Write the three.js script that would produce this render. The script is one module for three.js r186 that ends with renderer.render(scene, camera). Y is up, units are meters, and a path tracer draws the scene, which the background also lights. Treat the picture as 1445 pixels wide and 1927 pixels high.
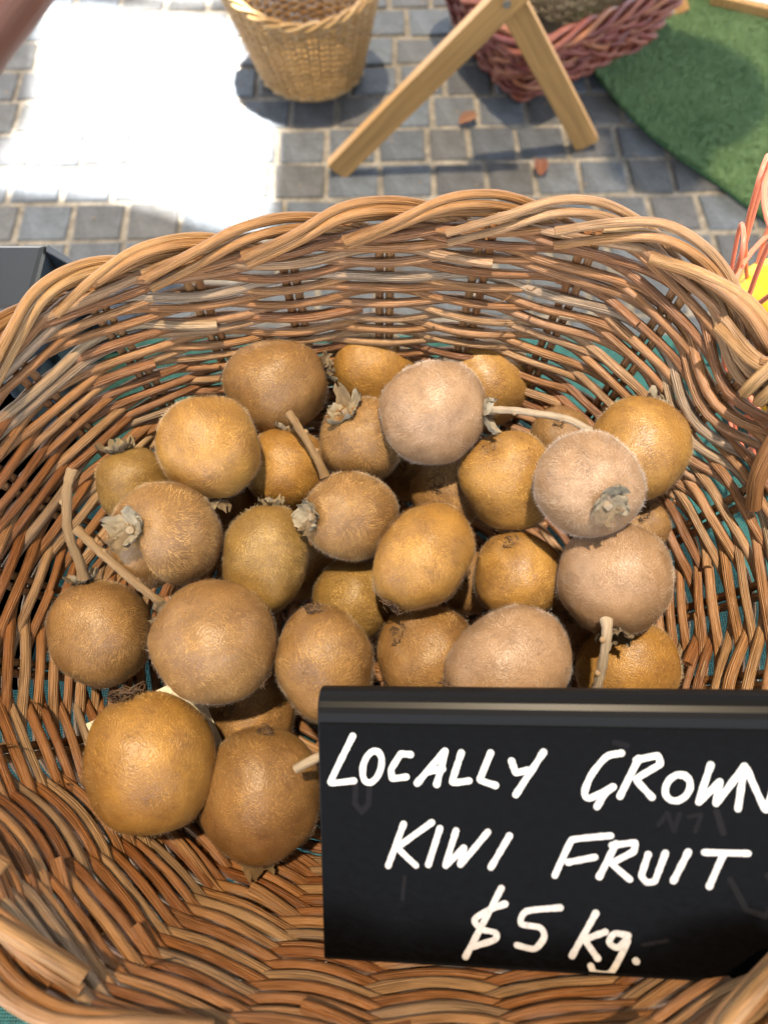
import * as THREE from 'three';
import { ImprovedNoise } from 'three/addons/math/ImprovedNoise.js';
import { mergeGeometries } from 'three/addons/utils/BufferGeometryUtils.js';

// ------------------------------------------------------------ camera, sky, sun, exposure
const scene = new THREE.Scene();
const V = (x, y, z) => new THREE.Vector3(x, y, z);
const EYE = 1.17, PITCH = THREE.MathUtils.degToRad(65), SP = Math.sin(PITCH), CP = Math.cos(PITCH), F = 1391;
const camera = new THREE.PerspectiveCamera(2 * Math.atan(963.5 / F) * 180 / Math.PI, 1445 / 1927, 0.02, 400);
camera.position.set(0, EYE, 0);
camera.rotation.set(-PITCH, 0, 0);
camera.focus = 0.365; camera.userData.fStop = 8.4;
scene.add(camera);

const renderer = new THREE.WebGLRenderer();
renderer.toneMapping = THREE.LinearToneMapping;
renderer.toneMappingExposure = 17;
renderer.shadowMap.enabled = true;

const SUN_EL = THREE.MathUtils.degToRad(87), SUN_AZ = THREE.MathUtils.degToRad(60);    // from the far side, a little to the left
const SKY = 0.68;
const SUN = V(-Math.sin(SUN_AZ) * Math.cos(SUN_EL), Math.sin(SUN_EL), -Math.cos(SUN_AZ) * Math.cos(SUN_EL));
// a hazy bright sky, a little whiter round the sun
{
  const w = 256, h = 128, px = new Float32Array(w * h * 4), d = new THREE.Vector3();
  for (let y = 0; y < h; y++) for (let x = 0; x < w; x++) {
    const el = ((y + 0.5) / h - 0.5) * Math.PI, az = ((x + 0.5) / w - 0.5) * 2 * Math.PI; d.set(Math.cos(el) * Math.cos(az), Math.sin(el), Math.cos(el) * Math.sin(az));
    const t = Math.pow(Math.max(0, Math.sin(el)), 0.6), g = 0.5 * Math.pow(Math.max(0, d.dot(SUN)), 6), k = (y * w + x) * 4, c = el < 0 ? [0.16, 0.15, 0.14] : [0.46 - 0.16 * t + g, 0.46 - 0.10 * t + g * 0.97, 0.465 - 0.02 * t + g * 0.9];
    px[k] = c[0] * SKY; px[k + 1] = c[1] * SKY; px[k + 2] = c[2] * SKY; px[k + 3] = 1;
  }
  const t = new THREE.DataTexture(px, w, h, THREE.RGBAFormat, THREE.FloatType); t.mapping = THREE.EquirectangularReflectionMapping; t.magFilter = THREE.LinearFilter; t.needsUpdate = true;
  scene.background = t; scene.environment = t;
}
const sun = new THREE.DirectionalLight(new THREE.Color(1, 0.93, 0.82), 5);
sun.target.position.set(0, 0.7, -0.6); sun.position.copy(sun.target.position).addScaledVector(SUN, 8);
sun.castShadow = true; sun.shadow.radius = 3.2;
Object.assign(sun.shadow.camera, { left: -3, right: 3, top: 3, bottom: -3, near: 0.1, far: 20 });
scene.add(sun, sun.target);

// ------------------------------------------------------------ helpers
let seed = 12345;
const rnd = () => { seed |= 0; seed = seed + 0x6D2B79F5 | 0; let t = Math.imul(seed ^ seed >>> 15, 1 | seed); t = t + Math.imul(t ^ t >>> 7, 61 | t) ^ t; return ((t ^ t >>> 14) >>> 0) / 4294967296; };
const rr = (a, b) => a + (b - a) * rnd();
const noise = new ImprovedNoise();
const N3 = (x, y, z) => noise.noise(x, y, z);
const fbm = (x, y, z, o = 4) => { let s = 0, a = 0.5; for (let i = 0; i < o; i++) { s += a * N3(x, y, z); x = x * 2.03 + 11.3; y = y * 2.03 + 5.1; z = z * 2.03 + 7.7; a *= 0.5; } return s; };
const clamp = THREE.MathUtils.clamp, lerp = THREE.MathUtils.lerp, smooth = THREE.MathUtils.smoothstep;
const C = (r, g, b) => new THREE.Color(r, g, b);

const used = {};
function numbered(n) { if (!(n in used)) { used[n] = 0; return n; } return n + '_' + String(++used[n]).padStart(3, '0'); }
function tag(o, label, category, group, kind) {
  if (label) o.userData.label = label;
  if (category) o.userData.category = category;
  if (group) o.userData.group = group;
  if (kind) o.userData.kind = kind;
  return o;
}
function thing(name, label, category, group) { const g = new THREE.Group(); g.name = numbered(name); scene.add(g); return tag(g, label, category, group); }
function mesh(name, geo, mat, parent, top = false) {
  const m = new THREE.Mesh(geo, mat); m.name = top ? numbered(name) : name; m.castShadow = m.receiveShadow = true;
  (parent || scene).add(m); return m;
}
const num = (n, i) => i ? n + '_' + String(i).padStart(3, '0') : n;
// a pixel of the photograph at a depth along the lens axis, as a point of the place; or where its ray meets a height
function at(px, py, z) { const u = (px - 722.5) / F, v = (py - 963.5) / F; return V(u * z, EYE - z * (SP + v * CP), -z * (CP - v * SP)); }
function atY(px, py, y) { const v = (py - 963.5) / F; return at(px, py, (EYE - y) / (SP + v * CP)); }

// a tube along points with its own radius at each, capped; uv = (turn, metres); colours lighten the cut ends
function rod(pts, rad, { seg = 7, cap = 1.25, rough = 0.06, sd = 0, flat = 1 } = {}) {
  const n = pts.length, P = [], NN = [], UV = [], CO = [], I = [];
  let T = V(0, 0, 0), up = null, len = 0; const rOf = typeof rad === 'function' ? rad : () => rad;
  const ring = [];
  for (let i = 0; i < n; i++) {
    T = pts[Math.min(i + 1, n - 1)].clone().sub(pts[Math.max(i - 1, 0)]).normalize();
    if (!up) up = Math.abs(T.y) < 0.9 ? V(0, 1, 0) : V(1, 0, 0);
    const B = T.clone().cross(up).normalize(); up = B.clone().cross(T).normalize();
    if (i) len += pts[i].distanceTo(pts[i - 1]);
    const r0 = rOf(i / (n - 1));
    for (let j = 0; j <= seg; j++) {
      const a = j / seg * Math.PI * 2, jj = j % seg;
      const r = r0 * (1 + rough * (N3(i * 0.35 + sd, Math.cos(a) * 1.3 + sd * 1.7, Math.sin(a) * 1.3)));
      const d = B.clone().multiplyScalar(Math.cos(a)).addScaledVector(up, Math.sin(a) * flat);
      P.push(pts[i].x + d.x * r, pts[i].y + d.y * r, pts[i].z + d.z * r); NN.push(d.x, d.y, d.z);
      UV.push(j / seg, len); CO.push(1, 1, 1);
    }
    if (i === 0 || i === n - 1) ring.push([i, T.clone()]);
  }
  for (let i = 0; i < n - 1; i++) for (let j = 0; j < seg; j++) { const a = i * (seg + 1) + j, b = a + seg + 1; I.push(a, b, a + 1, b, b + 1, a + 1); }
  for (const [i, t] of ring) {
    const s = i === 0 ? -1 : 1, c0 = P.length / 3;
    P.push(pts[i].x, pts[i].y, pts[i].z); NN.push(t.x * s, t.y * s, t.z * s); UV.push(0.5, len * 0.3); CO.push(cap * 0.8, cap * 0.75, cap * 0.7);
    for (let j = 0; j <= seg; j++) { const k = (i * (seg + 1) + j) * 3; P.push(P[k], P[k + 1], P[k + 2]); NN.push(t.x * s, t.y * s, t.z * s); UV.push(0.5 + 0.3 * Math.cos(j), len * 0.3 + 0.002 * Math.sin(j)); CO.push(cap, cap * 1.02, cap * 1.05); }
    for (let j = 0; j < seg; j++) s < 0 ? I.push(c0, c0 + 1 + j, c0 + 2 + j) : I.push(c0, c0 + 2 + j, c0 + 1 + j);
  }
  const g = new THREE.BufferGeometry();
  g.setAttribute('position', new THREE.Float32BufferAttribute(P, 3)); g.setAttribute('normal', new THREE.Float32BufferAttribute(NN, 3));
  g.setAttribute('uv', new THREE.Float32BufferAttribute(UV, 2)); g.setAttribute('color', new THREE.Float32BufferAttribute(CO, 3)); g.setIndex(I);
  return g;
}
function curve(pts, n, closed = false) { return new THREE.CatmullRomCurve3(pts, closed, 'centripetal').getSpacedPoints(n); }
// a box with chamfered upper edges, flat shaded, standing on its base; uv in metres
function sett(w, h, d, c, jit) {
  const b = (x, z) => V(x * w / 2, 0, z * d / 2), q = [[-1, -1], [1, -1], [1, 1], [-1, 1]];
  const off = q.map(() => [jit * rr(-1, 1), jit * rr(-1, 1)]);
  const lo = q.map(([x, z], i) => b(x, z).add(V(off[i][0], 0, off[i][1]))), mid = lo.map(p => p.clone().setY(h - c)), hi = q.map(([x, z], i) => V(x * (w / 2 - c) + off[i][0], h + rr(-0.0006, 0.0006), z * (d / 2 - c) + off[i][1]));
  const P = [], UV = [], tri = (a, e, f) => { for (const p of [a, e, f]) { P.push(p.x, p.y, p.z); UV.push(p.x, p.z + p.y); } };
  tri(hi[0], hi[2], hi[1]); tri(hi[0], hi[3], hi[2]);
  for (let i = 0; i < 4; i++) { const j = (i + 1) % 4; tri(mid[i], hi[i], hi[j]); tri(mid[i], hi[j], mid[j]); tri(lo[i], mid[i], mid[j]); tri(lo[i], mid[j], lo[j]); }
  const g = new THREE.BufferGeometry(); g.setAttribute('position', new THREE.Float32BufferAttribute(P, 3)); g.setAttribute('uv', new THREE.Float32BufferAttribute(UV, 2)); g.computeVertexNormals();
  return g;
}
function plank(w, h, d, c = 0.004) {                                  // a bevelled bar along y, centred
  const s = new THREE.Shape(); s.moveTo(-w / 2 + c, -h / 2 + c); s.lineTo(w / 2 - c, -h / 2 + c); s.lineTo(w / 2 - c, h / 2 - c); s.lineTo(-w / 2 + c, h / 2 - c); s.closePath();
  const g = new THREE.ExtrudeGeometry(s, { depth: d - 2 * c, bevelEnabled: true, bevelThickness: c, bevelSize: c, bevelSegments: 2 }); g.translate(0, 0, -d / 2 + c); return g;
}
function tex(w, h, fn, srgb = false, sx = 1, sy = 1) {
  const d = new Uint8Array(w * h * 4);
  for (let y = 0; y < h; y++) for (let x = 0; x < w; x++) { const c = fn(x / w, y / h, x, y), k = (y * w + x) * 4; for (let i = 0; i < 3; i++) d[k + i] = clamp(Array.isArray(c) ? c[i] : c, 0, 1) * 255; d[k + 3] = 255; }
  const t = new THREE.DataTexture(d, w, h); t.wrapS = t.wrapT = THREE.RepeatWrapping; t.magFilter = THREE.LinearFilter; t.minFilter = THREE.LinearMipmapLinearFilter; t.generateMipmaps = true;
  if (srgb) t.colorSpace = THREE.SRGBColorSpace; t.repeat.set(sx, sy); t.needsUpdate = true; return t;
}
// noise that repeats over the unit square
const tile = (x, y, k, z = 0, o = 3) => { const a = x * Math.PI * 2, b = y * Math.PI * 2, r = k / 6.283; return fbm(Math.cos(a) * r + 3.1, Math.sin(a) * r + Math.cos(b) * r * 1.01, Math.sin(b) * r + z, o); };

// ------------------------------------------------------------ materials
// cane: streaks along the length, specks, stain; uv.y in metres, one tile every 0.16 m
const caneMap = tex(128, 512, (x, y) => {
  const s = N3(Math.cos(x * 6.283) * 5, Math.sin(x * 6.283) * 5, Math.cos(y * 6.283) * 0.9 + 4) * 0.5 + N3(Math.cos(x * 6.283) * 12, Math.sin(x * 6.283) * 12, Math.sin(y * 6.283) * 1.6) * 0.5;
  const blot = tile(x, y, 7, 2), speck = N3(x * 60, y * 160, 3.3) > 0.62 ? -0.22 : 0;
  const v = 0.8 + 0.3 * s + 0.25 * blot + speck; return [v, v * (0.97 + 0.05 * s), v * (0.93 + 0.1 * s)];
}, true, 1, 6.2);
const caneBump = tex(128, 512, (x, y) => 0.5 + 0.45 * N3(Math.cos(x * 6.283) * 7, Math.sin(x * 6.283) * 7, Math.cos(y * 6.283) * 1.2) + 0.25 * tile(x, y, 30, 8), false, 1, 6.2);
const cane = (r, g, b, rough = 0.5) => new THREE.MeshStandardMaterial({ color: C(r, g, b), map: caneMap, bumpMap: caneBump, bumpScale: 0.0011, roughness: rough, vertexColors: true });
const caneMats = [cane(0.33, 0.155, 0.055), cane(0.27, 0.116, 0.038), cane(0.37, 0.19, 0.075), cane(0.31, 0.155, 0.065), cane(0.41, 0.245, 0.12), cane(0.25, 0.108, 0.038), cane(0.35, 0.18, 0.080), cane(0.32, 0.235, 0.16, 0.62), cane(0.40, 0.29, 0.18, 0.6), cane(0.38, 0.23, 0.12), cane(0.44, 0.31, 0.19, 0.6)];
const caneTip = [cane(0.43, 0.24, 0.09), cane(0.39, 0.20, 0.07), cane(0.46, 0.28, 0.12), cane(0.36, 0.185, 0.065)];

const stoneMap = tex(512, 512, (x, y) => { const v = 0.72 + 0.35 * tile(x, y, 9, 1, 5) + 0.28 * tile(x, y, 60, 5, 3); return [v, v * 1.0, v * 1.0]; }, true, 2.2, 2.2);
const stoneBump = tex(512, 512, (x, y) => 0.5 + 0.5 * tile(x, y, 30, 7, 5), false, 2.2, 2.2);
const stone = (r, g, b, ro = 0.62) => new THREE.MeshStandardMaterial({ color: C(r, g, b), map: stoneMap, bumpMap: stoneBump, bumpScale: 0.0015, roughness: ro });
const settMats = [stone(0.098, 0.118, 0.150), stone(0.080, 0.095, 0.120), stone(0.118, 0.137, 0.167), stone(0.096, 0.100, 0.108), stone(0.104, 0.128, 0.164), stone(0.082, 0.088, 0.102)];
const mortarMat = new THREE.MeshStandardMaterial({ color: C(0.30, 0.275, 0.24), map: stoneMap, bumpMap: stoneBump, bumpScale: 0.003, roughness: 0.95 });

const woodMap = tex(256, 512, (x, y) => { const g = N3(x * 22 + 0.8 * N3(x * 3, y * 3, 1), y * 2.2, 5) * 0.5 + N3(x * 70, y * 5, 9) * 0.3; const v = 0.82 + 0.28 * g; return [v, v * 0.98, v * 0.95]; }, true, 6, 2);
const woodMat = new THREE.MeshStandardMaterial({ color: C(0.46, 0.27, 0.10), map: woodMap, bumpMap: woodMap, bumpScale: 0.0005, roughness: 0.5 });
const clothBump = tex(256, 256, (x, y) => 0.5 + 0.25 * Math.sin(x * 6.283 * 32) + 0.25 * Math.sin(y * 6.283 * 32) + 0.2 * tile(x, y, 40, 3), false, 22, 22);
const clothMap = tex(256, 256, (x, y) => 0.8 + 0.08 * Math.sin(x * 6.283 * 32) * Math.sin(y * 6.283 * 32) + 0.25 * tile(x, y, 8, 3) + 0.2 * tile(x, y, 50, 3), true, 22, 22);
const clothMat = new THREE.MeshStandardMaterial({ color: C(0.010, 0.115, 0.108), map: clothMap, bumpMap: clothBump, bumpScale: 0.0006, roughness: 0.85 });
const blackPlastic = new THREE.MeshStandardMaterial({ color: C(0.03, 0.04, 0.055), roughness: 0.28 });

// ------------------------------------------------------------ the ground
const TABLE = 0.75;
const pavement = mesh('pavement', new THREE.PlaneGeometry(60, 60).rotateX(-Math.PI / 2), mortarMat, null, true);
{ const uv = pavement.geometry.attributes.uv; for (let i = 0; i < uv.count; i++) uv.setXY(i, uv.getX(i) * 60, uv.getY(i) * 60); }
tag(pavement, null, null, null, 'structure');
{
  const pitchX = 0.112, pitchZ = 0.1105, yaw = -0.022, far = [];
  const variants = []; for (let v = 0; v < 10; v++) variants.push(sett(rr(0.098, 0.103), 0.026, rr(0.0945, 0.099), 0.003, 0.0025));
  let count = 0;
  for (let r = -3; r < 24; r++) {
    let x = -2.9 + (r % 2 ? 0.5 : 0) * pitchX + rr(-0.012, 0.012);
    while (x < 2.9) {
      const w = pitchX * (rnd() < 0.12 ? rr(0.72, 0.9) : rr(0.94, 1.07)), cx = x + w / 2; x += w;
      const z0 = -1.02 - r * pitchZ, wx = cx * Math.cos(yaw) - (z0 + 1.4) * Math.sin(yaw) * 0, p = V(cx, 0, z0 + cx * Math.sin(yaw));
      // what the lens could see of it
      const zc = (EYE - p.y) * SP + -p.z * CP, u = p.x / zc * F, v = ((EYE - p.y) * CP - -p.z * SP) / zc * F;
      const inView = Math.abs(u) < 800 && v > -1030 && v < -440;
      const g = variants[Math.floor(rnd() * variants.length)], mt = settMats[Math.floor(rnd() * settMats.length)];
      const sx = (w - 0.014) / 0.1005, turn = yaw + rr(-0.018, 0.018), dy = rr(-0.0012, 0.0012), sz = rr(0.97, 1.02);
      if (inView && count < 296) {
        const m = mesh(num('sett', count), g, mt, pavement); count++;
        m.position.set(p.x, dy - 0.0215, p.z); m.rotation.set(rr(-0.006, 0.006), -turn, rr(-0.006, 0.006)); m.scale.set(sx, 1, sz);
      } else if (Math.abs(u) < 1500 || rnd() < 1) {
        const q = g.clone(); q.scale(sx, 1, sz); q.rotateY(-turn); q.translate(p.x, dy - 0.0215, p.z); far.push(q);
      }
    }
  }
  const m = mesh('outer_setts', mergeGeometries(far), settMats[0], pavement); m.userData.kind = 'stuff';
}
// artificial turf: a mat and its blades
{
  const edge0 = [[1085, 85], [1148, 168], [1213, 238], [1283, 294], [1353, 342], [1420, 392], [1520, 465]].map(([x, y]) => atY(x, y, 0.02));
  const edge = new THREE.CatmullRomCurve3(edge0).getSpacedPoints(40).map((p, i) => V(p.x + 0.003 * N3(i * 0.6, 1, 1), p.y, p.z)), poly = [...edge, V(2.6, 0, -1.0), V(2.6, 0, -3.4), V(0.55, 0, -3.4), V(0.5, 0, -2.1)];
  const sh = new THREE.Shape(poly.map(p => new THREE.Vector2(p.x, -p.z)));
  const g = new THREE.ExtrudeGeometry(sh, { depth: 0.006, bevelEnabled: false }); g.rotateX(-Math.PI / 2); g.translate(0, 0.0095, 0);
  const turf = thing('artificial_turf', 'green artificial turf mat lying over the stone setts', 'turf'); turf.userData.kind = 'stuff';
  mesh('backing', g, new THREE.MeshStandardMaterial({ color: C(0.03, 0.085, 0.03), roughness: 0.9 }), turf);
  const inside = (x, z) => { let c = false; for (let i = 0, j = poly.length - 1; i < poly.length; j = i++) { const a = poly[i], b = poly[j]; if ((a.z > z) !== (b.z > z) && x < (b.x - a.x) * (z - a.z) / (b.z - a.z) + a.x) c = !c; } return c; };
  const bl = new THREE.BufferGeometry(), bp = [], bi = [];
  for (let k = 0; k < 4; k++) {
    const a = k * 1.7 + 0.3, dx = Math.cos(a), dz = Math.sin(a), w = 0.0008, o = bp.length / 3, bx = dx * 0.002, bz = dz * 0.002;
    bp.push(bx - dz * w, 0, bz + dx * w, bx + dz * w, 0, bz - dx * w, bx * 1.8 - dz * w * 0.7, 0.006, bz * 1.8 + dx * w * 0.7, bx * 1.8 + dz * w * 0.7, 0.006, bz * 1.8 - dx * w * 0.7, bx * 3.4, 0.0105, bz * 3.4);
    bi.push(o, o + 1, o + 2, o + 1, o + 3, o + 2, o + 2, o + 3, o + 4);
  }
  bl.setAttribute('position', new THREE.Float32BufferAttribute(bp, 3)); bl.setIndex(bi); bl.computeVertexNormals();
  const n = 90000, blades = new THREE.InstancedMesh(bl, new THREE.MeshStandardMaterial({ color: C(1, 1, 1), roughness: 0.65, side: THREE.DoubleSide }), n);
  const m4 = new THREE.Matrix4(), q = new THREE.Quaternion(), e = new THREE.Euler(), col = new THREE.Color(); let i = 0;
  while (i < n) {
    const x = rr(0.42, 1.75), z = rr(-2.5, -1.15); if (!inside(x, z)) continue;
    e.set(rr(-0.35, 0.35), rr(0, 6.28), rr(-0.35, 0.35)); q.setFromEuler(e);
    const s = rr(0.7, 1.15); m4.compose(V(x, 0.0145, z), q, V(s * 1.25, s * 1.1, s * 1.25)); blades.setMatrixAt(i, m4);
    const t = rnd() + 0.6 * fbm(x * 9, z * 9, 1); blades.setColorAt(i, col.setRGB(lerp(0.095, 0.19, t), lerp(0.18, 0.295, t), lerp(0.075, 0.14, t))); i++;
  }
  blades.name = 'blades'; blades.userData.kind = 'stuff'; turf.add(blades);
}

// ------------------------------------------------------------ the stall's table under its cloth
{
  const pos = [], uv = [], idx = [], nx = 90, nz = 60, X0 = -0.95, X1 = 0.95, Z0 = -0.328, Z1 = 0.45;
  const prof = [];                                        // profile from the far hem up over the top to the near hem
  for (let i = 0; i <= 14; i++) prof.push([Z0 - 0.012 - 0.02 * (1 - i / 14), 0.02 + (TABLE - 0.036) * i / 14, 1]);
  for (let i = 1; i <= 4; i++) { const a = i / 4 * Math.PI / 2; prof.push([Z0 - 0.012 * Math.cos(a), TABLE - 0.012 + 0.012 * Math.sin(a), 0]); }
  for (let i = 1; i <= 40; i++) prof.push([lerp(Z0, Z1, i / 40), TABLE, 0]);
  for (let i = 1; i <= 4; i++) { const a = i / 4 * Math.PI / 2; prof.push([Z1 + 0.012 * Math.sin(a), TABLE - 0.012 + 0.012 * Math.cos(a), 0]); }
  for (let i = 1; i <= 14; i++) prof.push([Z1 + 0.012 + 0.02 * i / 14, TABLE - 0.012 - (TABLE - 0.03) * i / 14, 1]);
  let d = 0; prof.forEach(([z, y, hang], k) => {
    if (k) d += Math.hypot(z - prof[k - 1][0], y - prof[k - 1][1]);
    for (let i = 0; i <= nx; i++) {
      const x = lerp(X0, X1, i / nx), drop = hang * clamp((TABLE - y) / 0.5, 0, 1);
      const w = hang ? Math.sin(x * 26 + 2 * N3(x * 3, 0, 1)) * 0.02 * drop : 0, wr = y > TABLE - 0.02 ? 0.0025 * fbm(x * 9, z * 9, 4) + 0.0012 * N3(x * 30, z * 12, 2) : 0;
      pos.push(x, y + wr, z + (z < 0 ? -w : w)); uv.push(x, d);
    }
  });
  for (let k = 0; k < prof.length - 1; k++) for (let i = 0; i < nx; i++) { const a = k * (nx + 1) + i, b = a + nx + 1; idx.push(a, a + 1, b, a + 1, b + 1, b); }
  const g = new THREE.BufferGeometry(); g.setAttribute('position', new THREE.Float32BufferAttribute(pos, 3)); g.setAttribute('uv', new THREE.Float32BufferAttribute(uv, 2)); g.setIndex(idx); g.computeVertexNormals();
  clothMat.side = THREE.DoubleSide;
  tag(mesh('tablecloth', g, clothMat, null, true), 'dark green tablecloth spread under the large kiwi basket', 'tablecloth');
}

// ------------------------------------------------------------ the market canopy overhead (outside the frame): one gap lets the sun down onto the paving
{
  const HC = 2.45, up = p => p.clone().addScaledVector(SUN, (HC - p.y) / SUN.y);
  const gap = [[85, 8], [430, 34], [470, 110], [512, 225], [506, 330], [494, 434], [440, 430], [230, 372], [0, 352], [8, 285], [62, 225], [78, 120]].map(([x, y]) => up(atY(x, y, 0)));
  const gap2 = [[170, -95], [420, -75], [412, 6], [285, 2]].map(([x, y]) => up(atY(x, y, 0)));
  const q = p => new THREE.Vector2(p.x, -p.z);
  const s = new THREE.Shape([[-3.2, -1.2], [3.2, -1.2], [3.2, 5.4], [-3.2, 5.4]].map(a => new THREE.Vector2(...a)));
  s.holes.push(new THREE.Path(gap.map(q)), new THREE.Path(gap2.map(q)));
  // a paler panel is let in where the light over the right of the basket is whiter
  const pane = [[1010, 300], [1900, 300], [1900, 1010], [1190, 1010], [1185, 1330], [870, 1330], [985, 880], [735, 860], [735, 640], [980, 600]].map(([x, y]) => up(atY(x, y, TABLE + 0.1)));
  s.holes.push(new THREE.Path(pane.map(q)));
  const sheet = (sh, c, name) => { const g = new THREE.ShapeGeometry(sh); g.rotateX(-Math.PI / 2); g.translate(0, HC, 0); return mesh(name, g, new THREE.MeshPhysicalMaterial({ color: c, transmission: 1, thickness: 0, roughness: 0.05, ior: 1.05, side: THREE.DoubleSide }), t); };
  const t = thing('market_canopy', 'thin tan market canopy stretched over the stall', 'canopy');
  sheet(s, C(0.090, 0.076, 0.056), 'fabric'); sheet(new THREE.Shape(pane.map(q)), C(0.112, 0.104, 0.096), 'pale_panel');
  // a second layer of cloth overlaps it toward the viewer
  const lap = new THREE.Shape([[-3.2, -1.2], [3.2, -1.2], [3.2, 0.015], [-0.10, 0.015], [-0.165, 0.06], [-0.165, 0.75], [-3.2, 0.75]].map(([x, y]) => { const p = up(V(x, TABLE + 0.1, -y)); return q(p); })); sheet(lap, C(0.60, 0.49, 0.37), 'overlap').position.y = 0.04;
  // struts that cross the gap
  [[120, 330, 150, 0.012], [150, 420, 186, 0.009], [60, 310, 258, 0.013], [-40, 290, 312, 0.012]].forEach(([x0, x1, y, r], i) => { const a = up(atY(x0, y + 8, 0)), b = up(atY(x1, y, 0)); mesh(num('strut', i), rod([a, a.clone().lerp(b, .5), b].map(p => p.add(V(0, 0.02, 0))), r, { seg: 8, rough: 0 }), new THREE.MeshStandardMaterial({ color: C(.5, .5, .5), roughness: .5, vertexColors: true }), t); });
}

// ------------------------------------------------------------ wicker
// surf(s, t): a point of the wall, s in stakes, t from base to rim; nrm(s, t): its outward normal
function surfaceOf(N, floorFn, rimFn, bulge = 1.25, vert = 1.1) {
  const surf = (s, t) => { const a = floorFn(s / N), b = rimFn(s / N), h = 1 - Math.pow(Math.max(0, 1 - t), bulge), v = Math.pow(Math.max(t, 0), vert); return V(lerp(a.x, b.x, h), lerp(a.y, b.y, v), lerp(a.z, b.z, h)); };
  const nrm = (s, t) => { const e = 0.02, ds = surf(s + e, t).sub(surf(s - e, t)), dt = surf(s, Math.min(t + 0.02, 1)).sub(surf(s, Math.max(t - 0.04, 0))); return dt.cross(ds).normalize().multiplyScalar(surfaceOf.sign); };
  return { surf, nrm };
}
surfaceOf.sign = 1;

// --- the large basket: its rim follows the photograph's wavy border
const NB = 25;
const rimPts = [[1428, 690, .152], [1338, 548, .158], [1198, 454, .163], [980, 421, .165], [700, 432, .157], [500, 470, .15], [330, 498, .146], [150, 550, .142], [15, 648, .137]].map(([x, y, h]) => atY(x, y, TABLE + h));
rimPts.push(V(-.208, TABLE + .133, -.155), V(-.214, TABLE + .130, -.095), V(-.192, TABLE + .128, -.035));
rimPts.push(...[[-12, 1690, .13], [42, 1785, .13], [135, 1885, .13], [300, 1972, .13], [480, 2010, .13], [740, 2040, .13], [1000, 2020, .132], [1250, 1985, .135]].map(([x, y, h]) => atY(x, y, TABLE + h)));
rimPts.push(V(.158, TABLE + .142, .018), V(.192, TABLE + .152, -.05), V(.206, TABLE + .153, -.11), V(.19, TABLE + .155, -.17));
const rimCurve = new THREE.CatmullRomCurve3(rimPts, true, 'centripetal'); rimCurve.arcLengthDivisions = 800;
const LUT = 1000, rimLut = [], floorLut = []; const FC = V(-.003, TABLE + .012, -.117);
for (let i = 0; i <= LUT; i++) {
  const p = rimCurve.getPointAt(i / LUT % 1); rimLut.push(p);
  const a = Math.atan2(-(p.z - FC.z) / 0.86, p.x - FC.x); floorLut.push(V(FC.x + 0.134 * Math.cos(a), FC.y, FC.z - 0.122 * Math.sin(a)));
}
const lut = (L, u) => { u = ((u % 1) + 1) % 1; const f = u * LUT, i = Math.floor(f); return L[i].clone().lerp(L[Math.min(i + 1, LUT)], f - i); };
const S0 = 0.1;                                         // where the first stake stands on the rim
const { surf: BS, nrm: BN0 } = surfaceOf(NB, u => lut(floorLut, u + S0 / NB), u => lut(rimLut, u + S0 / NB), 1.35, 1.12);
const bc = FC.clone();
const BN = (s, t) => { const n = BN0(s, t), p = BS(s, t); if (n.x * (p.x - bc.x) + n.z * (p.z - bc.z) < 0) n.negate(); return n; };
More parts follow.
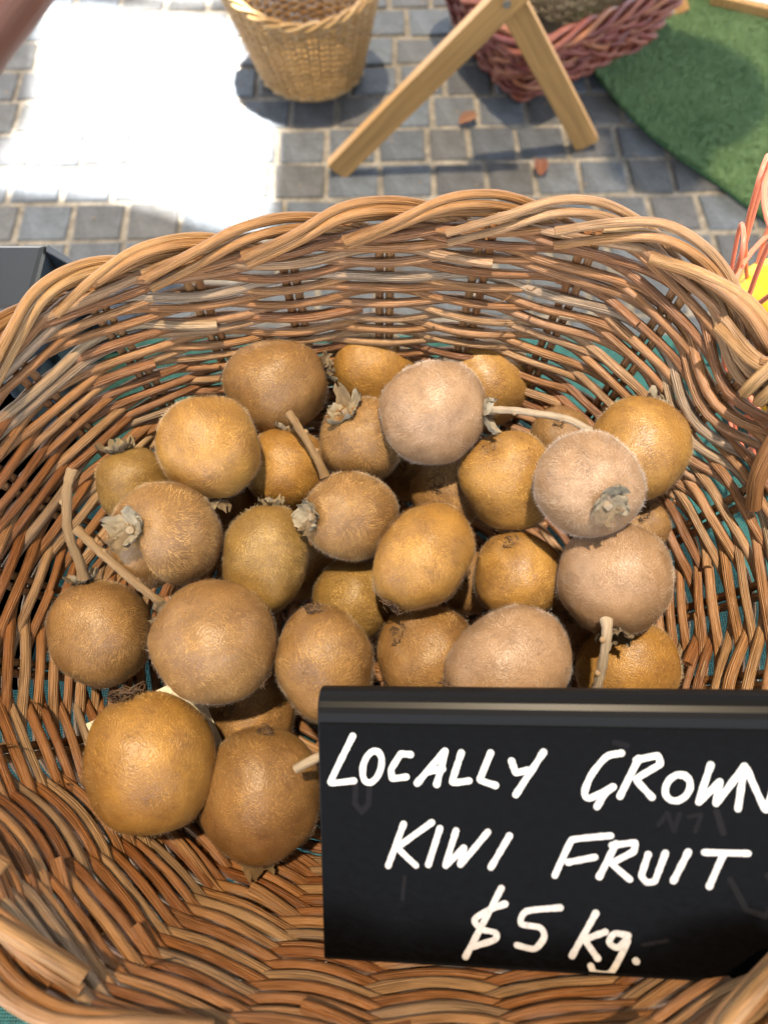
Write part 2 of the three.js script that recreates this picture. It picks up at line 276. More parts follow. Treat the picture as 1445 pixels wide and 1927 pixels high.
{
  const t0 = thing('kiwi_basket', 'large oval brown wicker basket full of kiwi fruit in the foreground', 'basket');
  const ROWS = 37, wall = 0.158;
  let wc = 0; const wn = () => num('weaver', wc++);
  for (let k = 0; k < NB; k++) {
    // one long rod per stake climbs once round the wall, in front of one stake and behind the next; made of two or three lengths
    const cuts = [0]; while (cuts[cuts.length - 1] < ROWS - 20) cuts.push(cuts[cuts.length - 1] + rr(11, 19)); cuts.push(ROWS + 1.2); const last = cuts.length - 2;
    for (let c = 0; c <= last; c++) {
      const a = cuts[c] - (c ? 0.75 : 0.1), b = cuts[c + 1] + (c < last ? 0.25 : 0), n = Math.ceil((b - a) * 7), pts = [], j0 = rr(-0.2, 0.2), sd = rnd() * 100, late = rr(-0.25, 0.25);
      for (let i = 0; i <= n; i++) {
        const row = lerp(a, b, i / n), s = k + row, t = clamp((row + j0 + 0.7 * N3(s * 0.6, k * 3.3, 1)) / ROWS, -0.03, 0.985);
        let w = Math.cos(Math.PI * row); w = Math.sign(w) * Math.pow(Math.abs(w), 0.95);
        const end = c && i < 6 ? 0.0032 * (1 - i / 6) : 0;
        pts.push(BS(s, t).addScaledVector(BN(s, t), w * 0.0038 - end - 0.0004 + 0.0006 * N3(s * 1.3, k * 7.7, 4)));
      }
      const nodes = [rr(.1, .35), rr(.4, .65), rr(.7, .95)], r0 = rr(0.0023, 0.0029), r1 = r0 * rr(0.78, 0.95), mt = caneMats[Math.floor(Math.pow(rnd(), 1.3) * caneMats.length)];
      mesh(wn(), rod(pts, u => lerp(r0, r1, u) * (1 + nodes.reduce((q, v) => q + 0.13 * Math.exp(-Math.pow((u - v) / 0.012, 2)), 0)), { seg: 8, sd, rough: 0.17, cap: 1.5 }), mt, t0);
    }
  }
  // stakes: pairs of upright rods
  for (let k = 0; k < NB; k++) for (let d = 0; d < 2; d++) {
    const pts = []; for (let i = 0; i <= 14; i++) { const t = lerp(-0.02, 0.99, i / 14), s = k + (d ? 0.056 : -0.056) / lerp(0.8, 1, t); pts.push(BS(s, Math.max(t, 0)).addScaledVector(BN(s, t), 0.0006)); }
    mesh(num('stake', k * 2 + d), rod(pts, 0.0022, { seg: 6, sd: k + d * 50, rough: 0.1 }), caneMats[1 + (k + d) % 3], t0);
  }
  // border: each stake's three rods lean over the next ones, outside, over the top and in, and end cut off inside
  const key = [[0, 0.001, -0.012], [0.4, 0.005, -0.004], [0.9, 0.0068, 0.003], [1.4, 0.0018, 0.0075], [1.9, -0.0052, 0.0042], [2.4, -0.0086, -0.001], [3.0, -0.0112, -0.003]];
  for (let k = 0; k < NB; k++) for (let d = 0; d < 3; d++) {
    const cut = 3.0 - rr(0, 0.5) - (rnd() < 0.3 ? 0.3 : 0), ctrl = [], jw = rr(-0.0012, 0.0012), jh = rr(-0.0025, 0.0025);
    for (const [ds, off, h] of key) {
      if (ds > cut) break;
      const s = k + ds + (d - 1) * 0.06 * (1 - ds / 4), n = BN(s, 1), over = smooth(ds, 0.8, 2.1);
      n.y *= 0.4; n.normalize();
      const lat = [0, 0.0048, 0.0016][d] + jw, dep = [0, 0.0006, -0.0042][d];       // two rods side by side, the third under them
      const rl = V(0, 1, 0).multiplyScalar(lerp(0.35, 1, smooth(ds, 0.9, 2))).addScaledVector(n, lerp(0.9, 0.1, smooth(ds, 0.9, 2)));
      const p = BS(s, 1).addScaledVector(n, off + dep * lerp(0.4, -0.9, smooth(ds, 0.9, 2))).addScaledVector(rl, lat);
      p.y += h + jh * over + dep * Math.sin(Math.PI * clamp((ds - 0.4) / 2, 0, 1)); ctrl.push(p);
    }
    const pts = curve(ctrl, 30), r0 = rr(0.0022, 0.0029);
    mesh(num('border_rod', k * 3 + d), rod(pts, u => lerp(r0, r0 * 0.86, u), { seg: 8, sd: k * 5 + d, rough: 0.1, cap: 1.55 }), [...caneTip, caneMats[4], caneMats[2]][Math.floor(rnd() * 6)], t0);
  }
  // base: rings of rod over spokes
  let bw = 0;
  for (let f = 0.12; f < 1.02; f += 0.052) {
    const pts = [], n = 96; for (let i = 0; i <= n; i++) { const a = i / n * Math.PI * 2; pts.push(V(FC.x + 0.134 * f * Math.cos(a), FC.y - 0.002 + 0.0022 * Math.cos(a * 12 + bw * Math.PI), FC.z - 0.122 * f * Math.sin(a))); }
    mesh(num('base_weaver', bw++), rod(pts, 0.0028, { seg: 6, sd: bw * 9, rough: 0.1 }), caneMats[bw % 6], t0);
  }
  for (let i = 0; i < 12; i++) { const a = i / 12 * Math.PI + 0.1, c = V(0.136 * Math.cos(a), 0, -0.124 * Math.sin(a)); mesh(num('base_spoke', i), rod([FC.clone().sub(c), FC.clone().addScaledVector(c, -0.3), FC.clone().addScaledVector(c, 0.3), FC.clone().add(c)].map(p => p.setY(FC.y - 0.003)), 0.0026, { seg: 6 }), caneMats[3], t0); }
  // handle at the right: a coil of cane wrapped round the border, and the end that hangs out of it
  const hs = NB * 0 - S0 - 0.15;
  const coil = []; for (let i = 0; i <= 150; i++) { const a = i / 150, s = hs - 0.62 + a * 0.75, th = a * Math.PI * 2 * 6, n = BN(s, 1), p = BS(s, 1); n.y = 0; n.normalize(); coil.push(p.addScaledVector(n, 0.001 + Math.cos(th) * 0.0125).add(V(0, 0.001 + Math.sin(th) * 0.0125, 0))); }
  mesh('handle_wrap', rod(coil, 0.0031, { seg: 7, sd: 3 }), caneTip[2], t0);
  const hang = curve([BS(hs - .5, 1).add(V(-.012, .012, 0)), BS(hs - .55, .95).add(V(-.018, -.002, .006)), BS(hs - .62, .8).add(V(-.014, 0, .01)), BS(hs - .7, .68).add(V(-.004, 0, .012))], 16);
  mesh('handle_end', rod(hang, 0.0038, { seg: 8, sd: 8 }), caneMats[0], t0);
  // stray splinters
  for (let i = 0; i < 16; i++) { const s = rr(2, 15), t = rr(0.2, 0.9), n = BN(s, t), p = BS(s, t).addScaledVector(n, -0.007), d = BS(s + rr(0.1, 0.25), t + rr(-0.06, 0.06)).addScaledVector(n, -0.009 - rr(0, 0.006)); mesh(num('splinter', i), rod(curve([p, p.clone().lerp(d, 0.5).addScaledVector(n, -0.002), d], 6), u => lerp(0.0006, 0.0002, u), { seg: 4 }), caneTip[i % 4], t0); }
}

// ------------------------------------------------------------ kiwi fruit
const kiwiSkin = tex(512, 512, (x, y) => 0.5 + 0.5 * tile(x, y, 70, 2, 4), false, 1, 1);
const skinOf = {}, fuzzOf = {};
const tints = {                                          // skin, speck, fuzz
  gold: [C(0.275, 0.145, 0.030), C(0.135, 0.062, 0.017), C(0.64, 0.385, 0.105)],
  brown: [C(0.205, 0.112, 0.038), C(0.11, 0.055, 0.020), C(0.58, 0.36, 0.13)],
  olive: [C(0.215, 0.130, 0.034), C(0.115, 0.062, 0.019), C(0.53, 0.36, 0.125)],
  pale: [C(0.255, 0.155, 0.080), C(0.15, 0.080, 0.034), C(0.52, 0.375, 0.25)],
};
for (const k in tints) {
  skinOf[k] = new THREE.MeshPhysicalMaterial({ color: C(1, 1, 1), vertexColors: true, roughness: 0.42, bumpMap: kiwiSkin, bumpScale: 0.0004, sheen: 0.15, sheenRoughness: 0.5, sheenColor: tints[k][2] });
  fuzzOf[k] = new THREE.MeshPhysicalMaterial({ color: tints[k][2], roughness: 0.9, transmission: 0.4, thickness: 0, vertexColors: true, side: THREE.DoubleSide });
}
const sepalMats = [[0.34, 0.275, 0.18], [0.23, 0.165, 0.095], [0.40, 0.34, 0.24]].map(c => new THREE.MeshStandardMaterial({ color: C(...c), roughness: 0.85, side: THREE.DoubleSide, vertexColors: true, bumpMap: kiwiSkin, bumpScale: 0.0008 }));
const stemMats = [[0.23, 0.145, 0.068], [0.36, 0.28, 0.19], [0.20, 0.125, 0.06]].map(c => new THREE.MeshStandardMaterial({ color: C(...c), roughness: 0.75, bumpMap: kiwiSkin, bumpScale: 0.0012, vertexColors: true }));
const tuftMat = new THREE.MeshStandardMaterial({ color: C(0.075, 0.042, 0.022), roughness: 0.8 });
const CR = V(1, 0, 0), CU = V(0, CP, -SP), CB = V(0, SP, CP);        // right, up and back of a viewer leaning over the basket

function kiwi(spec) {
  const { x, y, rx, ry, z, ax, tint, label, lobes = 0, hair = 5200 } = spec;
  const g = thing('kiwi_fruit', label, 'kiwi fruit', 'kiwi fruit heaped in the wicker basket');
  const c = at(x, y, z), A = CR.clone().multiplyScalar(ax[0]).addScaledVector(CU, -ax[1]).addScaledVector(CB, ax[2]).normalize();
  const fl = Math.hypot(ax[0], ax[1]) || 1e-6, px = Math.abs(ax[0]) / fl, py = Math.abs(ax[1]) / fl, inPl = Math.hypot(ax[0], ax[1]) / Math.hypot(...ax);
  let a = (px * px * rx + py * py * ry), b = (py * py * rx + px * px * ry); const mean = Math.sqrt(rx * ry);
  if (spec.ab) [a, b] = spec.ab; else a = lerp(mean, a, inPl); if (!spec.ab) b = lerp(mean, b, inPl); a = a * z / F; b = b * z / F;
  g.position.copy(c); g.quaternion.setFromUnitVectors(V(0, 1, 0), A); g.rotateY(spec.spin ?? rr(0, 6.28));
  const o = rnd() * 200;
  // outline: blunt ellipsoid, a dimple at the stalk and a slight point at the blossom end
  const R = d => {
    const e = 2.12, q = Math.hypot(d.x, d.z), base = Math.pow(Math.pow(q / b, e) + Math.pow(Math.abs(d.y) / a, e), -1 / e);
    let r = base * (1 + 0.085 * N3(d.x * 1.1 + o, d.y * 1.1, d.z * 1.1) + 0.012 * N3(d.x * 4 + o, d.y * 4, d.z * 4));
    r *= 1 - 0.075 * Math.exp(-q * q / 0.03) * (d.y > 0 ? 1 : 0.3);
    if (lobes) { const k = d.z > -0.2 ? 1 : 0; r *= 1 - 0.32 * k * Math.exp(-Math.pow((d.x + 0.06) / 0.17, 2)) * smooth(d.z, 0.0, 0.5); }
    return r;
  };
  const NU = 72, NV = 48, P = [], UV = [], CO = [], I = [], d = V(0, 0, 0), [c0, c1] = tints[tint], mc = new THREE.Color();
  for (let j = 0; j <= NV; j++) for (let i = 0; i <= NU; i++) {
    const th = j / NV * Math.PI, ph = (i % NU) / NU * Math.PI * 2; d.set(Math.sin(th) * Math.cos(ph), Math.cos(th), Math.sin(th) * Math.sin(ph));
    const r = R(d); P.push(d.x * r, d.y * r, d.z * r); UV.push(i / NU * 3, j / NV * 1.5);
    const m = clamp(0.45 + 0.9 * fbm(d.x * 2.2 + o, d.y * 2.2, d.z * 2.2, 4), 0, 1), sp = N3(d.x * 17 + o, d.y * 17, d.z * 17), tip = Math.exp(-(d.x * d.x + d.z * d.z) / 0.05);
    mc.copy(c0).lerp(c1, clamp((m - 0.2) * 1.15, 0, 0.9) + (sp > 0.35 ? 0.3 : 0)); mc.lerp(c1, tip * (d.y < 0 ? 0.75 : 0.5) * clamp(0.8 + sp, 0, 1)); CO.push(mc.r, mc.g, mc.b);
  }
  for (let j = 0; j < NV; j++) for (let i = 0; i < NU; i++) { const p = j * (NU + 1) + i, q = p + NU + 1; if (j) I.push(p, p + 1, q); if (j < NV - 1) I.push(p + 1, q + 1, q); }
  const sg = new THREE.BufferGeometry(); sg.setAttribute('position', new THREE.Float32BufferAttribute(P, 3)); sg.setAttribute('uv', new THREE.Float32BufferAttribute(UV, 2)); sg.setAttribute('color', new THREE.Float32BufferAttribute(CO, 3)); sg.setIndex(I); sg.computeVertexNormals();
  { const nn = sg.attributes.normal; for (let j = 0; j <= NV; j++) { const p = j * (NU + 1), q = p + NU; const v = V(nn.getX(p) + nn.getX(q), nn.getY(p) + nn.getY(q), nn.getZ(p) + nn.getZ(q)).normalize(); nn.setXYZ(p, v.x, v.y, v.z); nn.setXYZ(q, v.x, v.y, v.z); } }
  mesh('skin', sg, skinOf[tint], g);
  // fuzz: short fine hairs, combed in swirls
  const HP = [], HN = [], HC = [], e1 = V(0, 0, 0), tw = V(0, 0, 0);
  for (let h = 0; h < hair; h++) {
    const yy = rr(-1, 1), ph = rnd() * 6.283, q = Math.sqrt(1 - yy * yy); d.set(q * Math.cos(ph), yy, q * Math.sin(ph));
    const r = R(d) * 0.996, base = d.clone().multiplyScalar(r);
    e1.set(N3(d.x * 2.6 + o, d.y * 2.6, d.z * 2.6), N3(d.x * 2.6, d.y * 2.6 + o, d.z * 2.6) - 0.35, N3(d.x * 2.6, d.y * 2.6, d.z * 2.6 + o)).multiplyScalar(2).add(V(rr(-.6, .6), rr(-.6, .6), rr(-.6, .6)));
    e1.addScaledVector(d, -e1.dot(d)).normalize(); tw.crossVectors(d, e1);
    const L = rr(0.0011, 0.0027) * (spec.fuzz || 1), w = rr(0.000065, 0.00013), lift = rr(0.2, 0.9);
    const mid = base.clone().addScaledVector(e1, L * 0.5).addScaledVector(d, L * 0.5 * lift + 0.0001), end = mid.clone().addScaledVector(e1, L * 0.5 * rr(0.4, 1)).addScaledVector(d, L * 0.5 * lift * rr(-0.2, 1)).addScaledVector(tw, L * rr(-.25, .25));
    const n = d;
    HP.push(base.x + tw.x * w, base.y + tw.y * w, base.z + tw.z * w, base.x - tw.x * w, base.y - tw.y * w, base.z - tw.z * w, mid.x, mid.y, mid.z,
      mid.x + tw.x * w * .8, mid.y + tw.y * w * .8, mid.z + tw.z * w * .8, mid.x - tw.x * w * .8, mid.y - tw.y * w * .8, mid.z - tw.z * w * .8, end.x, end.y, end.z);
    const hv = clamp(0.84 + 0.9 * fbm(d.x * 2.4 + o, d.y * 2.4, d.z * 2.4 + 3, 3) + rr(-0.4, 0.4), 0.25, 1.35);
    for (let k = 0; k < 6; k++) { HN.push(n.x, n.y, n.z); HC.push(hv, hv * (0.9 + 0.1 * hv), hv * (0.82 + 0.18 * hv)); }
  }
  const hg = new THREE.BufferGeometry(); hg.setAttribute('position', new THREE.Float32BufferAttribute(HP, 3)); hg.setAttribute('normal', new THREE.Float32BufferAttribute(HN, 3)); hg.setAttribute('color', new THREE.Float32BufferAttribute(HC, 3));
  mesh('fuzz', hg, fuzzOf[tint], g).userData.kind = 'stuff';
  // the dried blossom end
  const yb = -R(V(0, -1, 0)), tuft = [], big = spec.tuft || 0.6;
  for (let i = 0; i < 26 * big + 6; i++) { const an = rnd() * 6.283, q = rr(0.0004, 0.0032) * (0.6 + big * 0.6), p = V(Math.cos(an) * q, yb + 0.0012, Math.sin(an) * q), l = rr(0.001, 0.0034) * (0.5 + big); tuft.push(rod(curve([p, p.clone().add(V(Math.cos(an) * l * .5 + rr(-.001, .001), -l * .7, Math.sin(an) * l * .5 + rr(-.001, .001))), p.clone().add(V(Math.cos(an + 1) * l, -l * rr(.3, 1), Math.sin(an + 1) * l))], 5), u => lerp(0.00042, 0.00018, u), { seg: 4 })); }
  mesh('blossom_end', mergeGeometries(tuft), tuftMat, g);
  // the stalk end: curled dry sepals round a stub
  if (spec.calyx) {
    const yt = R(V(0, 1, 0)), k5 = spec.calyx === 'small' ? 4 : 5, sz = spec.calyx === 'small' ? 0.95 : 1.28;
    for (let s = 0; s < k5; s++) {
      const an = s / k5 * 6.283 + rr(-0.3, 0.3), L = rr(0.006, 0.0092) * sz, W = rr(0.0048, 0.0068) * sz, curl = rr(0.4, 2.4), liftA = spec.flat ? rr(-0.15, 0.15) : rr(0.15, 1.15), SPt = [], SUV = [], SC = [], SI = [], nl = 9, nw = 6, so = rnd() * 90;
      for (let i = 0; i <= nl; i++) for (let j = 0; j <= nw; j++) {
        const u = i / nl, v = j / nw * 2 - 1, ang = liftA + curl * u * u + 0.5 * N3(u * 3 + so, v * 2, 1);
        const wd = W * 0.5 * (0.55 + 0.75 * Math.sin(Math.PI * Math.min(1, u * 0.8 + 0.12))) * (1 - Math.pow(u, 7) * 0.7);
        const rad = 0.0013 + L * (Math.sin(ang) - Math.sin(liftA) + u * 1.3) * 0.48 , hh = 0.0005 + L * u * Math.sin(ang) * 0.62;
        const cr = 0.0022 * (v * v) * u + 0.0022 * N3(u * 4 + so, v * 2.4, 3) * (0.3 + u) + 0.0009 * N3(u * 11 + so, v * 7, 6), tx = v * wd * (1 + 0.45 * N3(u * 6 + so, v > 0 ? 3 : 9, 4)) + 0.0016 * u * N3(u * 2 + so, 5, 5);
        SPt.push(Math.cos(an) * rad - Math.sin(an) * tx, yt + hh + cr - 0.0009 * u, Math.sin(an) * rad + Math.cos(an) * tx); SUV.push(u, v); const cc = 0.85 + 0.5 * N3(u * 4 + so, v * 4, 9) + (Math.abs(v) > 0.8 ? 0.12 : 0); SC.push(cc, cc, cc);
      }
      for (let i = 0; i < nl; i++) for (let j = 0; j < nw; j++) { const p = i * (nw + 1) + j, q = p + nw + 1; SI.push(p, q, p + 1, q, q + 1, p + 1); }
      const q = new THREE.BufferGeometry(); q.setAttribute('position', new THREE.Float32BufferAttribute(SPt, 3)); q.setAttribute('uv', new THREE.Float32BufferAttribute(SUV, 2)); q.setAttribute('color', new THREE.Float32BufferAttribute(SC, 3)); q.setIndex(SI); q.computeVertexNormals();
      mesh(num('sepal', s), q, sepalMats[Math.floor(rnd() * 3)], g);
    }
    const stub = curve([V(0, yt - 0.001, 0), V(rr(-.0005, .0005), yt + 0.0012, 0), V(rr(-.001, .001), yt + 0.0026, 0)], 5); mesh('stub', rod(stub, u => lerp(0.0024, 0.0017, u), { seg: 9, cap: 1.3 }), stemMats[1], g);
  }
  if (spec.stem) {                                       // a stalk through given points, in the fruit's own frame
    g.updateMatrixWorld(true);
    const ctrl = spec.stem.map(([sx, sy, sz]) => g.worldToLocal(at(sx, sy, sz)));
    const pts = curve(ctrl, 34), r = spec.stemR || 0.0019, so = rnd() * 50;
    mesh('stem', rod(pts, u => r * (1 + 0.22 * N3(u * 14 + so, 1, 2) + 0.35 * Math.exp(-Math.pow(u / 0.06, 2)) + 0.15 * Math.exp(-Math.pow((u - 1) / 0.04, 2))), { seg: 9, rough: 0.25, sd: so, cap: 1.5 }), stemMats[spec.stemTone ?? 0], g);
    for (const [k, u] of [[0, rr(.25, .4)], [1, rr(.6, .75)]]) { const p = pts[Math.floor(u * 34)]; mesh(num('bud_scar', k), new THREE.IcosahedronGeometry(r * 0.75, 1).translate(p.x + r * .6, p.y + r * .5, p.z + r * .3), new THREE.MeshStandardMaterial({ color: C(0.22, 0.145, 0.075), roughness: 0.8 }), g); }
  }
  return g;
}
const fruit = [
  { x: 520, y: 727, rx: 97, ry: 86, z: .401, ax: [.9, -.35, -.15], tint: 'brown', calyx: 1, label: 'large brown kiwi fruit at the back left of the heap, touching the back wall weave' },
  { x: 703, y: 696, rx: 92, ry: 70, z: .430, ax: [.8, .45, -.3], tint: 'gold', tuft: 1.5, label: 'orange kiwi fruit against the back wall with a black tuft at its upper left' },
  { x: 912, y: 716, rx: 88, ry: 86, z: .432, ax: [-.95, -.55, -.15], tint: 'gold', calyx: 'small', label: 'golden kiwi fruit at the back wall half hidden behind the pale stalked one' },
  { x: 816, y: 776, rx: 98, ry: 95, z: .359, ax: [.94, .02, .3], tint: 'pale', calyx: 1, stem: [[918, 772, .352], [960, 772, .349], [1020, 780, .347], [1070, 790, .345], [1112, 812, .342]], stemTone: 1, stemR: .0018, label: 'pale kiwi fruit with a long whitish stalk pointing right across the heap' },
  { x: 1200, y: 845, rx: 92, ry: 95, z: .373, ax: [.5, -.85, -.1], tint: 'gold', calyx: 1, label: 'furry golden kiwi fruit at the far right against the right wall of the basket' },
  { x: 1106, y: 912, rx: 98, ry: 97, z: .326, ax: [.1, .42, .9], tint: 'pale', calyx: 1, label: 'pale kiwi fruit topmost at the right with its dry sepals facing the viewer' },
  { x: 957, y: 906, rx: 85, ry: 95, z: .366, ab: [100, 86], ax: [.45, .6, -.62], tint: 'gold', tuft: .25, label: 'golden kiwi fruit with a brown patch left of the pale topmost one' },
  { x: 681, y: 828, rx: 82, ry: 78, z: .387, ax: [-.38, -.6, .7], tint: 'brown', calyx: 1, flat: 1, label: 'small brown kiwi fruit with flat sepals on top, left of the pale stalked one' },
  { x: 393, y: 843, rx: 96, ry: 98, z: .362, ax: [.1, .95, -.05], tint: 'gold', calyx: 1, label: 'round golden kiwi fruit at the left back with sepals at its lower end' },
  { x: 540, y: 882, rx: 80, ry: 76, z: .397, ax: [.05, -.95, .25], tint: 'gold', calyx: 'small', stem: [[612, 898, .372], [598, 866, .371], [575, 825, .371], [543, 776, .372]], stemTone: 0, stemR: .0021, label: 'golden kiwi fruit in the second layer with a brown stalk leaning across it' },
  { x: 255, y: 915, rx: 66, ry: 75, z: .387, ax: [-.25, -.85, .35], tint: 'olive', calyx: 1, label: 'greyish kiwi fruit at the left wall with ragged sepals on its top' },
  { x: 313, y: 1008, rx: 111, ry: 94, z: .348, ax: [-.32, -.12, .95], tint: 'brown', calyx: 1, lobes: 1, spin: 0, label: 'wide two-lobed kiwi fruit with a deep crease and a central ring of sepals' },
  { x: 500, y: 1053, rx: 79, ry: 107, z: .359, ax: [.12, -.97, -.05], tint: 'olive', calyx: 'small', label: 'tall olive kiwi fruit standing upright in the middle left of the heap' },
  { x: 660, y: 971, rx: 92, ry: 81, z: .356, ax: [-.72, .02, .68], tint: 'brown', calyx: 1, label: 'brown kiwi fruit in the centre with cupped sepals at its left end' },
  { x: 797, y: 1048, rx: 92, ry: 98, z: .340, ax: [.5, -.72, -.25], ab: [110, 84], tint: 'gold', tuft: .9, label: 'smooth golden oval kiwi fruit at the centre with a dark blossom end at lower left' },
  { x: 842, y: 928, rx: 72, ry: 68, z: .394, ax: [.3, .2, -.8], tint: 'brown', label: 'dark kiwi fruit in shade beneath the pale long-stalked one' },
  { x: 975, y: 1086, rx: 83, ry: 86, z: .366, ax: [.3, .75, -.5], tint: 'gold', label: 'golden kiwi fruit with a shadowed top right of the central oval one' },
  { x: 1155, y: 1090, rx: 104, ry: 103, z: .339, ax: [-.12, .82, .42], tint: 'pale', calyx: 1, stem: [[1140, 1166, .318], [1141, 1190, .315], [1135, 1240, .318], [1122, 1296, .326]], stemTone: 1, stemR: .0021, label: 'pale kiwi fruit at the right with a grey stalk hanging down toward the sign' },
  { x: 1205, y: 990, rx: 52, ry: 56, z: .394, ax: [.2, .4, -.8], tint: 'brown', label: 'small shaded kiwi fruit wedged against the right wall behind two pale ones' },
  { x: 192, y: 1190, rx: 92, ry: 102, z: .359, ax: [-.28, -.9, .12], tint: 'brown', calyx: 1, stem: [[158, 1088, .348], [148, 1050, .343], [132, 1010, .338], [126, 950, .333], [130, 905, .331], [137, 882, .331]], stemR: .0022, label: 'hairy kiwi fruit at the far left with an upright bent stalk' },
  { x: 402, y: 1209, rx: 118, ry: 113, z: .331, ax: [-.8, -.5, -.15], tint: 'brown', calyx: 'small', stem: [[303, 1134, .335], [260, 1100, .331], [215, 1062, .328], [175, 1025, .328], [145, 996, .331]], stemR: .0019, label: 'largest round brown kiwi fruit, left of centre, its long stalk reaching up left' },
  { x: 610, y: 1247, rx: 89, ry: 108, z: .338, ax: [.15, .95, -.2], tint: 'brown', tuft: .8, label: 'egg shaped kiwi fruit standing with its orange blossom end up, beside the sign corner' },
  { x: 666, y: 1127, rx: 77, ry: 80, z: .377, ax: [.1, -.9, -.3], tint: 'olive', label: 'shaded olive kiwi fruit sunk between the central fruits' },
  { x: 806, y: 1232, rx: 101, ry: 88, z: .359, ax: [.6, .5, -.6], tint: 'brown', label: 'fuzzy brown kiwi fruit just above the top left part of the sign' },
  { x: 955, y: 1250, rx: 128, ry: 92, z: .327, ax: [.9, -.42, -.1], tint: 'pale', tuft: 1.0, label: 'broad pinkish kiwi fruit cut off below by the top edge of the sign' },
  { x: 1182, y: 1258, rx: 103, ry: 72, z: .363, ax: [.25, .62, .7], tint: 'gold', calyx: 1, label: 'golden kiwi fruit behind the hanging grey stalk at the top right edge of the sign' },
  { x: 285, y: 1432, rx: 120, ry: 132, z: .328, ax: [.33, .93, .0], tint: 'gold', tuft: 2.0, label: 'large amber kiwi fruit at the lower left with a dark tuft on top' },
  { x: 490, y: 1496, rx: 109, ry: 126, z: .341, ax: [-.1, .95, -.1], tint: 'brown', calyx: 1, tuft: .8, label: 'lowest kiwi fruit, in front, left of the sign with sepals on the basket floor' },
  { x: 1055, y: 822, rx: 58, ry: 56, z: .417, ax: [.3, .4, -.8], tint: 'brown', label: 'kiwi fruit mostly hidden under the long whitish stalk at the back right' },
  { x: 478, y: 1345, rx: 80, ry: 75, z: .377, ax: [.4, .3, -.7], tint: 'brown', label: 'dark kiwi fruit deep in shade below the largest brown one' },
  { x: 765, y: 893, rx: 45, ry: 50, z: .429, ax: [.2, .3, -.8], tint: 'olive', label: 'greenish kiwi fruit glimpsed in the gap at the back centre of the heap' },
  { x: 880, y: 1095, rx: 60, ry: 60, z: .402, ax: [.2, .3, -.8], tint: 'brown', label: 'kiwi fruit in deep shade right of the central oval one' },
  { x: 1075, y: 1175, rx: 65, ry: 70, z: .390, ax: [.2, .3, -.8], tint: 'brown', label: 'shaded kiwi fruit between the right pale one and the broad pinkish one' },
  { x: 560, y: 1060, rx: 60, ry: 80, z: .401, ax: [.2, .3, -.8], tint: 'brown', label: 'kiwi fruit in the dark gap between the upright olive one and the centre' },
  { x: 420, y: 960, rx: 60, ry: 70, z: .409, ax: [.2, .3, -.8], tint: 'brown', label: 'shaded kiwi fruit beneath the golden one with low sepals' },
];
for (const f of fruit) kiwi({ ...f, hair: f.rx < 71 ? 3600 : 10500 });
{ // the loose cut stalk that shows at the sign's left edge
  const s = thing('loose_stalk', 'short cut stalk poking out from behind the left edge of the sign', 'stalk');
  mesh('stalk', rod(curve([at(556, 1447, .305), at(600, 1424, .303), at(690, 1385, .31)], 14), u => 0.0019 * (1 + 0.1 * N3(u * 9, 2, 2)), { seg: 8, cap: 1.6 }), stemMats[1], s);
}
{ // scraps of cream paper under the fruit
  const g = new THREE.PlaneGeometry(0.054, 0.044, 14, 12), p = g.attributes.position; for (let i = 0; i < p.count; i++) p.setZ(i, 0.004 * fbm(p.getX(i) * 40, p.getY(i) * 40, 2) + 0.004 * Math.pow(Math.abs(p.getX(i)) / 0.03, 2)); g.computeVertexNormals();
  const m = mesh('paper_scrap', g, new THREE.MeshStandardMaterial({ color: C(0.62, 0.58, 0.47), roughness: 0.8, side: THREE.DoubleSide, bumpMap: kiwiSkin, bumpScale: 0.0004 }), null, true);
  m.position.copy(at(300, 1392, .358)); m.rotation.set(-Math.PI / 2 + 0.25, 0.12, 0.45); tag(m, 'crumpled cream paper scrap under the large amber kiwi fruit at lower left', 'paper');
}

